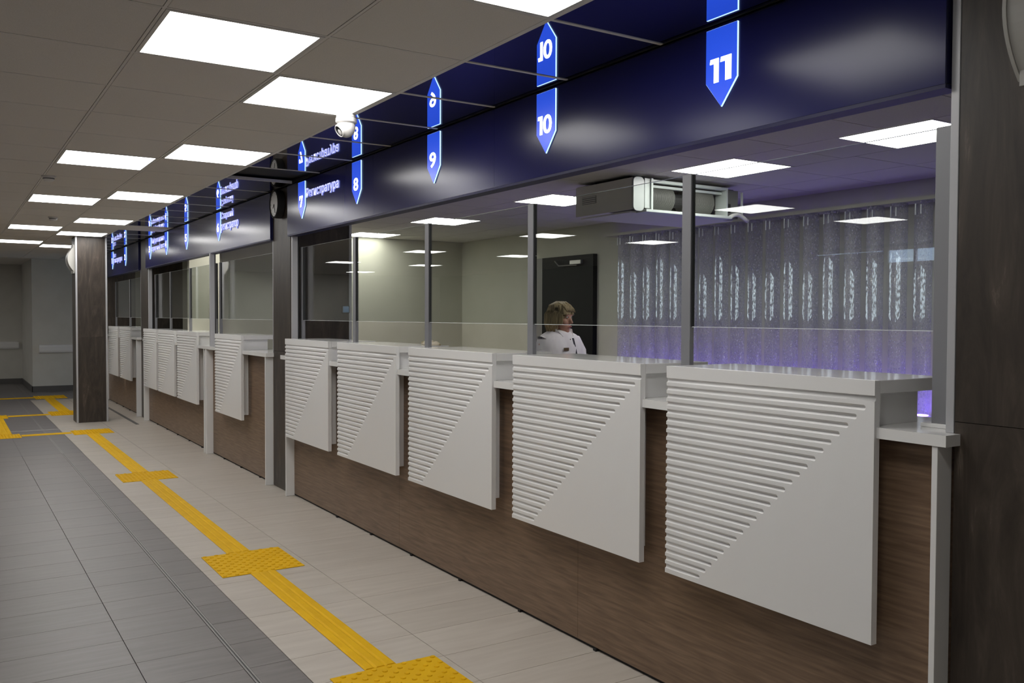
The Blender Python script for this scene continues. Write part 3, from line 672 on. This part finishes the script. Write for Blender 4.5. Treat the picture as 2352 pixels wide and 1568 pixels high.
# ------------------------------------------------------------------ loudspeakers with bowed fronts
def speaker(x, yc, zc, wid, hgt, dep, label):
    t = thing('wall_speaker', (x, yc, zc-hgt/2), label, 'speaker', 'white bow-fronted wall speakers')
    def arc(h, d, x0): return [(x0-d*(1-(2*k/16-1)**2)-0.004, zc-h/2+h*k/16) for k in range(17)]
    obj('mount_plate', prism(bmesh.new(), [(x, zc-hgt/2-0.016), (x-0.020, zc-hgt/2-0.016), (x-0.020, zc+hgt/2+0.016), (x, zc+hgt/2+0.016)], yc-wid/2+0.012, yc+wid/2-0.012, 'xz'), 'spk', t)
    for s in (-1, 1):
        ys = sorted((yc+s*wid/2, yc+s*(wid/2-0.010)))
        obj('end_cap', prism(bmesh.new(), [(x, zc-hgt/2)]+arc(hgt, dep, x)+[(x, zc+hgt/2)], ys[0], ys[1], 'xz'), 'spk', t)
    obj('grille', prism(bmesh.new(), [(x, zc-hgt/2+0.006)]+arc(hgt-0.012, dep-0.006, x)+[(x, zc+hgt/2-0.006)], yc-wid/2+0.0101, yc+wid/2-0.0101, 'xz'), 'spk', t)
speaker(XPIL, 1.155, 2.305, 0.28, 0.36, 0.085, 'white bow-fronted speaker on the near right pillar')
speaker(1.53, 13.73, 2.26, 0.28, 0.36, 0.085, 'white bow-fronted speaker on the free column')

# ------------------------------------------------------------------ dome camera, smoke detectors
cc = (1.828, 4.520, ZC)
t = thing('dome_camera', cc, 'white dome security camera under the ceiling', 'security camera')
shade_auto(obj('base', lathe(bmesh.new(), [(0.050, 0), (0.053, -0.018), (0.050, -0.020), (0.056, -0.024), (0.0565, -0.044), (0.051, -0.050), (0.045, -0.052)], cc, 'z', 36), 'plastic_w', t))
bm = bmesh.new(); ball(bm, (cc[0], cc[1], ZC-0.068), (0.049, 0.049, 0.056), 32, 20)
eye = obj('eyeball', bm, 'plastic_w', t, True)
ld = Vector((-0.80, -0.06, -0.52)).normalized(); lc = Vector((cc[0], cc[1], ZC-0.068))+ld*0.036
bm = bmesh.new(); lathe(bm, [(0.034, 0.0), (0.036, 0.010), (0.033, 0.016), (0.029, 0.016), (0.029, 0.008)], (0, 0, 0), 'z', 32)
bmesh.ops.transform(bm, matrix=Matrix.Translation(lc) @ ld.to_track_quat('Z', 'Y').to_matrix().to_4x4(), verts=bm.verts[:])
shade_auto(obj('lens_ring', bm, 'plastic_w', t))
bm = bmesh.new(); lathe(bm, [(0.0288, 0.004), (0.0288, 0.0125)], (0, 0, 0), 'z', 32)
bmesh.ops.transform(bm, matrix=Matrix.Translation(lc) @ ld.to_track_quat('Z', 'Y').to_matrix().to_4x4(), verts=bm.verts[:])
obj('lens', bm, 'dark_glass', t)
for (x, y, lb) in ((0.700, 7.80, 'grey smoke detector on the ceiling near the left edge'), (1.03, 11.03, 'small smoke detector on the ceiling before the free column')):
    t = thing('smoke_detector', (x, y, ZC), lb, 'smoke detector', 'ceiling smoke detectors')
    shade_auto(obj('base', lathe(bmesh.new(), [(0.052, 0), (0.052, -0.010), (0.046, -0.013)], (x, y, ZC), 'z', 28), 'plastic', t))
    shade_auto(obj('sensor_head', lathe(bmesh.new(), [(0.040, -0.013), (0.040, -0.030), (0.028, -0.042), (0.010, -0.045)], (x, y, ZC), 'z', 28), 'plastic', t))
    obj('slot_ring', lathe(bmesh.new(), [(0.0415, -0.018), (0.0415, -0.024)], (x, y, ZC), 'z', 28), 'gasket', t)

# ------------------------------------------------------------------ office: door
XB = 6.42
t = struct('door_1', BX(XB-0.06, XB-0.002, 8.24, 9.255, 0.005, 2.185), 'door', 'dark office door with closer')
obj('door_frame', BX(XB-0.062, XB-0.001, 9.256, 9.40, 0, 2.225), 'doorframe', t)
obj('door_frame', BX(XB-0.062, XB-0.001, 8.215, 8.239, 0, 2.225), 'door', t)
obj('door_frame', BX(XB-0.062, XB-0.001, 8.24, 9.255, 2.186, 2.225), 'door', t)
obj('door_closer', BX(XB-0.105, XB-0.061, 8.40, 8.62, 2.115, 2.165, b=0.004), 'steel', t)
obj('closer_arm', tube(bmesh.new(), [(XB-0.085, 8.50, 2.105), (XB-0.10, 8.85, 2.11), (XB-0.085, 8.95, 2.17)], 0.008, 6), 'steel', t)
hd = obj('door_handle', tube(bmesh.new(), [(XB-0.06, 8.31, 1.05), (XB-0.11, 8.31, 1.05), (XB-0.11, 8.43, 1.05)], 0.010, 8), 'steel', t)

# ------------------------------------------------------------------ office: bubble tubes with violet light
XT = 6.30
t = thing('light_trough', (XT, 5.7, 0.0), 'white floor trough carrying the row of bubble tubes', 'light trough')
obj('trough', BX(XT-0.12, XB-0.002, 3.2, 7.86, 0.0, 0.70), 'white', t)
t = thing('tube_header', (XT, 5.7, 2.40), 'shallow header with violet lamps above the bubble tubes', 'light header')
obj('rail', BX(XT-0.06, XB-0.002, 3.2, 7.86, 2.385, 2.415), 'wall', t)
for k in range(22):
    y = 3.38+0.208*k
    obj('spot', lathe(bmesh.new(), [(0.018, 2.4155), (0.018, 2.421)], (XT+0.03, y, 0), 'z', 10), 'led_top', t)
NB = 21
ORD = 'first second third fourth fifth sixth seventh eighth ninth tenth eleventh twelfth thirteenth fourteenth fifteenth sixteenth seventeenth eighteenth nineteenth twentieth twenty-first'.split()
for k in range(NB):
    y = 3.42+0.2085*k
    t = thing('bubble_tube', (XT, y, 0.70), f'clear bubble tube with violet glow, {ORD[NB-1-k]} one counted from the dark door', 'bubble tube', 'bubble tubes on the office wall')
    obj('tube', lathe(bmesh.new(), [(0.066, 0.715), (0.066, 2.384)], (XT, y, 0), 'z', 20), 'tube', t, True)
    obj('lamp', lathe(bmesh.new(), [(0.056, 0.7465), (0.056, 0.752)], (XT, y, 0), 'z', 16), 'led', t)
    obj('base_ring', lathe(bmesh.new(), [(0.078, 0.7005), (0.078, 0.74), (0.071, 0.745)], (XT, y, 0), 'z', 20), 'acmetal', t)
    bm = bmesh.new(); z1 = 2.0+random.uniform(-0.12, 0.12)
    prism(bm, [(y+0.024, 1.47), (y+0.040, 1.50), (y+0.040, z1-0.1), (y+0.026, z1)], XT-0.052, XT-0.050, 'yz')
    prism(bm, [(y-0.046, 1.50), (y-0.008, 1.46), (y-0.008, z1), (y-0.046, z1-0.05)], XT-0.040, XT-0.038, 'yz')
    obj('painted_glint', bm, 'glints', t)  # emissive strips paint daylight glints onto the tube
    for dy, h in ((0.02, 0.05), (-0.025, 0.04)):
        obj('hook_glint', BX(XT-0.078, XT-0.073, y+dy-0.004, y+dy+0.004, 2.30-h/2, 2.31+h), 'edge', t)  # white ticks paint lamp reflections near the tube top

# ------------------------------------------------------------------ office: opened air conditioner
AX0, AX1, AY0, AY1, AZ0, AZ1 = 4.363, 5.535, 5.15, 5.87, 2.292, 2.545
t = thing('air_conditioner', ((AX0+AX1)/2, (AY0+AY1)/2, AZ0), 'opened ceiling air conditioner with two fan drums', 'air conditioner')
def rr(x0, x1, z0, z1, r):
    pts = []
    for cx, cz, a0 in ((x1-r, z1-r, 0), (x0+r, z1-r, 90), (x0+r, z0+r, 180), (x1-r, z0+r, 270)):
        for k in range(5): a = math.radians(a0+22.5*k); pts.append((cx+r*math.cos(a), cz+r*math.sin(a)))
    return pts
obj('side_casing', BX(AX0, AX0+0.012, AY0+0.02, AY1, AZ0+0.01, AZ1-0.005), 'acbeige', t)
obj('side_plate', prism(bmesh.new(), rr(AX0, AX0+0.105, AZ0, AZ1, 0.035), AY0, AY0+0.012, 'xz'), 'acmetal', t)
obj('access_plate', BX(AX0+0.112, AX0+0.165, AY0+0.002, AY0+0.010, AZ0+0.025, AZ1-0.004), 'acmetal', t)
obj('upright', BX(AX0+0.167, AX0+0.186, AY0-0.010, AY0+0.02, AZ0+0.004, AZ1-0.002), 'acmetal', t)
obj('top_rail', BX(AX0+0.186, AX1-0.18, AY0, AY0+0.04, AZ1-0.030, AZ1-0.008), 'acmetal', t)
obj('top_rail', BX(AX0+0.186, AX1-0.18, AY0+0.05, AY0+0.09, AZ1-0.060, AZ1-0.040), 'acmetal', t)
obj('bottom_tray', BX(AX0+0.11, AX1-0.15, AY0-0.02, AY0+0.10, AZ0-0.006, AZ0+0.016, b=0.003), 'acmetal', t)
obj('underside', BX(AX0+0.05, AX1-0.02, AY0+0.10, AY1, AZ0-0.004, AZ0+0.008), 'acbeige', t)
obj('cavity_back', BX(AX0+0.013, AX1-0.013, AY0+0.30, AY0+0.31, AZ0+0.01, AZ1), 'acdark', t)
obj('roof_plate', BX(AX0+0.013, AX1-0.013, AY0+0.10, AY1, AZ1-0.004, AZ1), 'acdark', t)
for xa, xb in ((4.565, 4.820), (5.010, 5.245)):
    bm = bmesh.new(); prof = [(0.100, xa)]
    nf = 26
    for k in range(nf):
        x0_ = xa+(xb-xa)*k/nf; x1_ = xa+(xb-xa)*(k+0.6)/nf; x2_ = xa+(xb-xa)*(k+1)/nf
        prof += [(0.108, x0_), (0.108, x1_), (0.1045, x1_), (0.1045, x2_)]
    prof += [(0.100, xb)]
    lathe(bm, prof, (0, AY0+0.145, AZ0+0.122), 'x', 26); obj('fan_drum', bm, 'drum', t)
obj('motor', lathe(bmesh.new(), [(0.03, 4.835), (0.055, 4.85), (0.055, 4.98), (0.03, 4.995)], (0, AY0+0.145, AZ0+0.122), 'x', 18), 'acdark', t)
obj('shaft', lathe(bmesh.new(), [(0.010, 4.55), (0.010, 5.35)], (0, AY0+0.145, AZ0+0.122), 'x', 8), 'steel', t)
obj('end_plate', BX(5.335, 5.350, AY0-0.004, AY0+0.12, AZ0+0.004, AZ1-0.01), 'acmetal', t)
obj('control_box', BX(5.365, 5.50, AY0+0.03, AY0+0.16, AZ0+0.005, AZ1-0.02), 'drum', t)
obj('connector', BX(5.372, 5.412, AY0+0.024, AY0+0.0295, AZ0+0.05, AZ0+0.12), 'black', t)
obj('end_edge', BX(AX1-0.014, AX1-0.006, AY0, AY0+0.02, AZ0+0.01, AZ1-0.03), 'acmetal', t)
obj('drain_hose', tube(bmesh.new(), [(5.37+0.035*k, AY0-0.005, AZ0+0.006+0.03*math.sin(k*0.62)) for k in range(7)], 0.016, 10), 'plastic', t, True)
for y in (5.3, 5.7):
    for x in (4.45, 5.45): obj('hanger', BX(x-0.012, x+0.012, y-0.012, y+0.012, AZ1+0.0002, ZC-0.0005), 'acdark', t)
vt = obj('side_vent', BX(AX0-0.003, AX0-0.0005, 5.60, 5.78, AZ0+0.10, AZ0+0.16), 'drum', t)
for k in range(4): obj('vent_slat', BX(AX0-0.005, AX0-0.0032, 5.605, 5.775, AZ0+0.105+0.015*k, AZ0+0.112+0.015*k), 'acbeige', vt)

# ------------------------------------------------------------------ small things in the office
t = thing('wall_display', (2.92, 7.243, 1.547), 'small lit display on the side of the clock pillar', 'display')
obj('housing', BX(2.886, 2.952, 7.228, 7.2445, 1.515, 1.580, b=0.003), 'gasket', t)
obj('screen', BX(2.893, 2.945, 7.2262, 7.2275, 1.523, 1.573), 'screen', t)
bm = bmesh.new(); ball(bm, (0, 0, 0), (0.03, 0.13, 0.02), 24, 12)
for v in bm.verts:
    n_ = math.sin(v.co.y*60)*0.006+math.sin(v.co.y*31+v.co.x*90)*0.008+math.cos(v.co.x*140)*0.004
    v.co.z = max(-0.004, v.co.z+n_*(1 if v.co.z > 0 else 0))+0.0045
    v.co += Vector((2.690, 5.20, ZT))
tag(obj('crumpled_cloth', bm, 'cloth', None, True, base=(2.69, 5.20, ZT)), 'crumpled pale cloth lying on the top of unit 8', 'cloth')

# ------------------------------------------------------------------ woman behind the glass
PX, PY = 4.10, 5.72
face = Vector((0.46, -0.89, 0)).normalized(); side = Vector((0.89, 0.46, 0)).normalized()    # side: her left hand side
TF = Vector((0.12, -0.99, 0)).normalized(); TS = Vector((0.99, 0.12, 0)).normalized()   # the trunk is turned a little more towards the counter
def PT(f, s, z): return Vector((PX, PY, z))+TF*f+TS*s
def P(f, s, z): return Vector((PX, PY, z))+face*f+side*s
def capsule(bm, p0, r0, p1, r1):
    p0, p1 = Vector(p0), Vector(p1)
    tube(bm, [p0, p0.lerp(p1, 0.5), p1], [r0, (r0+r1)/2, r1], 14); ball(bm, p0, r0, 14, 10); ball(bm, p1, r1, 14, 10)
def oriented(bm, c, rf, rs, rz, n=20, m=14):
    """ellipsoid with axes along face, side, z"""
    vs = ball(bm, (0, 0, 0), 1.0, n, m)
    for v in vs: q = v.co.copy(); v.co = Vector(c)+face*q.x*rf+side*q.y*rs+Vector((0, 0, q.z*rz))
    return vs
person = thing('person', (PX, PY, 0), 'woman in a white coat standing behind the glass', 'person')
bm = bmesh.new()
HZ = 1.475                                                   # head centre
oriented(bm, P(0, 0, HZ+0.015), 0.092, 0.074, 0.100); oriented(bm, P(0.030, 0, HZ-0.050), 0.058, 0.052, 0.062)
oriented(bm, P(0.062, 0, HZ-0.092), 0.022, 0.024, 0.020)     # chin
capsule(bm, P(0.086, 0, HZ+0.012), 0.0095, P(0.104, 0, HZ-0.028), 0.013)   # nose
oriented(bm, P(0.080, 0, HZ-0.062), 0.014, 0.024, 0.012)     # mouth
for s in (-1, 1):
    oriented(bm, P(0.055, s*0.040, HZ-0.025), 0.030, 0.025, 0.026); oriented(bm, P(-0.005, s*0.074, HZ-0.005), 0.018, 0.009, 0.030)   # cheeks, ears
    oriented(bm, P(0.078, s*0.032, HZ+0.030), 0.014, 0.026, 0.010)   # brow
capsule(bm, PT(-0.012, 0, HZ-0.06), 0.052, PT(-0.022, 0, 1.33), 0.058)       # neck
capsule(bm, PT(-0.01, 0, 1.20), 0.105, PT(-0.01, 0, 0.92), 0.125)
for s in (-1, 1):
    capsule(bm, PT(-0.012, s*0.05, 1.315), 0.050, PT(-0.012, s*0.150, 1.285), 0.048)
    capsule(bm, PT(-0.01, s*0.165, 1.270), 0.042, PT(0.0, s*0.200, 1.00), 0.038); capsule(bm, PT(0.0, s*0.200, 1.00), 0.037, PT(0.10, s*0.175, 0.77), 0.026)
    capsule(bm, PT(0.105, s*0.174, 0.755), 0.026, PT(0.125, s*0.170, 0.70), 0.030)   # palm
    for k, ln in enumerate((0.062, 0.072, 0.067, 0.052)):
        o_ = (k-1.5)*0.017; b0 = PT(0.125+o_, s*0.168, 0.685); k1 = PT(0.135+o_, s*0.165, 0.685-ln*0.55); k2 = PT(0.132+o_*0.9, s*0.155, 0.685-ln)
        capsule(bm, b0, 0.0095, k1, 0.0085); capsule(bm, k1, 0.0085, k2, 0.0075)
    capsule(bm, PT(0.150, s*0.160, 0.735), 0.011, PT(0.172, s*0.150, 0.690), 0.009); capsule(bm, PT(0.172, s*0.150, 0.690), 0.009, PT(0.168, s*0.146, 0.662), 0.008)
    capsule(bm, PT(0, s*0.085, 0.86), 0.090, PT(0.005, s*0.085, 0.48), 0.060); capsule(bm, PT(0.005, s*0.085, 0.48), 0.058, PT(-0.01, s*0.085, 0.09), 0.038)
    capsule(bm, PT(-0.02, s*0.085, 0.040), 0.038, PT(0.15, s*0.095, 0.028), 0.027)
body = obj('body', bm, 'skin', person)
rm = body.modifiers.new('remesh', 'REMESH'); rm.mode = 'VOXEL'; rm.voxel_size = 0.0065
sm_ = body.modifiers.new('smooth', 'SMOOTH'); sm_.iterations = 3; sm_.factor = 0.5
rm.use_smooth_shade = True
for s in (-1, 1):
    e = bmesh.new(); oriented(e, P(0.080, s*0.031, HZ+0.012), 0.010, 0.013, 0.0065, 14, 10); eo = obj('eye', e, 'eye', person, True)
    e = bmesh.new(); oriented(e, P(0.0885, s*0.031, HZ+0.012), 0.0030, 0.0052, 0.0052, 12, 8); obj('iris', e, 'iris', eo, True)
    e = bmesh.new(); tube(e, [P(0.090, s*0.014, HZ+0.034), P(0.094, s*0.030, HZ+0.038), P(0.080, s*0.050, HZ+0.034)], 0.0035, 6); obj('eyebrow', e, 'hair', person, True)
e = bmesh.new(); tube(e, [P(0.090, -0.022, HZ-0.063), P(0.096, -0.008, HZ-0.060), P(0.097, 0, HZ-0.061), P(0.096, 0.008, HZ-0.060), P(0.090, 0.022, HZ-0.063)], [0.003, 0.006, 0.006, 0.006, 0.003], 8); obj('lips', e, 'lip', person, True)
# bobbed hair: shell of locks round the back and sides, fringe in front
hb = bmesh.new()
for i in range(46):
    a = -2.45+4.9*i/45                                       # angle from the back (0) round to the temples
    f_, s_ = -math.cos(a), math.sin(a)
    low = HZ-0.095+0.012*math.sin(i*2.1) if abs(a) < 1.9 else HZ-0.050+0.03*(2.45-abs(a))
    if abs(a) > 2.2: low = HZ+0.025
    pts = [P(0.010+0.030*f_, 0.028*s_, HZ+0.124), P(0.002+0.078*f_, 0.066*s_, HZ+0.098), P(-0.004+0.106*f_, 0.090*s_, HZ+0.035), P(-0.006+0.108*f_, 0.094*s_, HZ-0.035), P(-0.006+0.092*f_, 0.084*s_, low)]
    if abs(a) > 2.2: pts = pts[:3]+[P(-0.002+0.108*f_, 0.088*s_, HZ+0.028)]
    tube(hb, pts, [0.018, 0.019, 0.018, 0.016, 0.008][:len(pts)], 8)
for i in range(9):
    s_ = (i-4)*0.015
    tube(hb, [P(0.01, s_*0.8, HZ+0.120), P(0.058, s_, HZ+0.104), P(0.083, s_*1.1+0.008, HZ+0.076), P(0.092, s_*1.2+0.016, HZ+0.052)], [0.013, 0.011, 0.008, 0.003], 8)
oriented(hb, P(-0.008, 0, HZ+0.030), 0.098, 0.086, 0.098)
obj('hair', hb, 'hair', person, True)
# coat: lofted torso with sleeves, collar, dark piping, badge
ct = bmesh.new(); rings = []
for z, rf, rs, cf in ((1.385, 0.060, 0.064, -0.018), (1.368, 0.080, 0.098, -0.014), (1.345, 0.098, 0.150, -0.010), (1.310, 0.114, 0.192, -0.006), (1.25, 0.128, 0.205, -0.002), (1.16, 0.134, 0.203, 0.0), (1.05, 0.135, 0.190, 0.002), (0.93, 0.140, 0.195, 0.0), (0.75, 0.150, 0.205, 0.0), (0.55, 0.160, 0.215, 0.0)):
    rings.append([ct.verts.new(PT(cf+rf*math.copysign(abs(math.cos(a))**0.8, math.cos(a)), rs*math.copysign(abs(math.sin(a))**0.9, math.sin(a)), z)) for a in [2*math.pi*k/36 for k in range(36)]])
for A, B in zip(rings, rings[1:]):
    for k in range(36): ct.faces.new((A[k], B[k], B[(k+1) % 36], A[(k+1) % 36]))
coat = obj('coat', ct, 'coat', person, True)
so = coat.modifiers.new('solid', 'SOLIDIFY'); so.thickness = 0.006; so.offset = 1
for s in (-1, 1):
    e = bmesh.new(); tube(e, [PT(-0.012, s*0.085, 1.315), PT(-0.010, s*0.160, 1.292), PT(-0.006, s*0.200, 1.215), PT(0.0, s*0.212, 1.10), PT(0.0, s*0.214, 0.985), PT(0.05, s*0.204, 0.88), PT(0.092, s*0.180, 0.79)], [0.030, 0.064, 0.070, 0.066, 0.060, 0.055, 0.050], 20)
    obj('sleeve', e, 'coat', person, True)
    e = bmesh.new()
    q = [PT(0.086, s*0.004, 1.312), PT(0.090, s*0.055, 1.330), PT(0.045, s*0.084, 1.385), PT(-0.02, s*0.080, 1.402), PT(-0.02, s*0.066, 1.385), PT(0.050, s*0.058, 1.365)]
    A = [e.verts.new(v) for v in q]; B = [e.verts.new(v+Vector((0, 0, 0.010))+TF*0.008) for v in q]
    e.faces.new(A); e.faces.new(B[::-1])
    for k in range(6): e.faces.new((A[k], A[(k+1) % 6], B[(k+1) % 6], B[k]))
    obj('collar', e, 'coat', person)
    e = bmesh.new(); capsule(e, PT(0, s*0.085, 0.60), 0.082, PT(-0.008, s*0.085, 0.12), 0.060); obj('trouser_leg', e, 'trousers', person, True)
def strip(p, wd_, th=0.003):
    e = bmesh.new(); A, B = [], []
    for (f, s_, z) in p: A.append((e.verts.new(PT(f, s_-wd_/2, z)), e.verts.new(PT(f, s_+wd_/2, z)), e.verts.new(PT(f+th, s_+wd_/2, z)), e.verts.new(PT(f+th, s_-wd_/2, z))))
    for a, b in zip(A, A[1:]):
        for k in range(4): e.faces.new((a[k], a[(k+1) % 4], b[(k+1) % 4], b[k]))
    e.faces.new(A[0]); e.faces.new(A[-1][::-1]); return e
obj('placket_piping', strip([(0.108, 0.040, 1.325), (0.124, 0.046, 1.26), (0.134, 0.060, 1.18), (0.140, 0.074, 1.08), (0.140, 0.080, 0.90)], 0.018), 'trim_dark', person)
for z in (1.315, 1.225, 1.135): 
    e = bmesh.new(); oriented(e, PT(0.112+0.14*(1.315-z), 0.010, z), 0.004, 0.005, 0.005, 10, 8); obj('button', e, 'trim_dark', person, True)
e = bmesh.new(); bxb(e, -0.002, 0.002, -0.026, 0.026, -0.012, 0.012, 0.001)
for v in e.verts: q = v.co.copy(); v.co = PT(0.138+q.x, -0.055+q.y, 1.240+q.z)
obj('name_badge', e, 'badge', person)
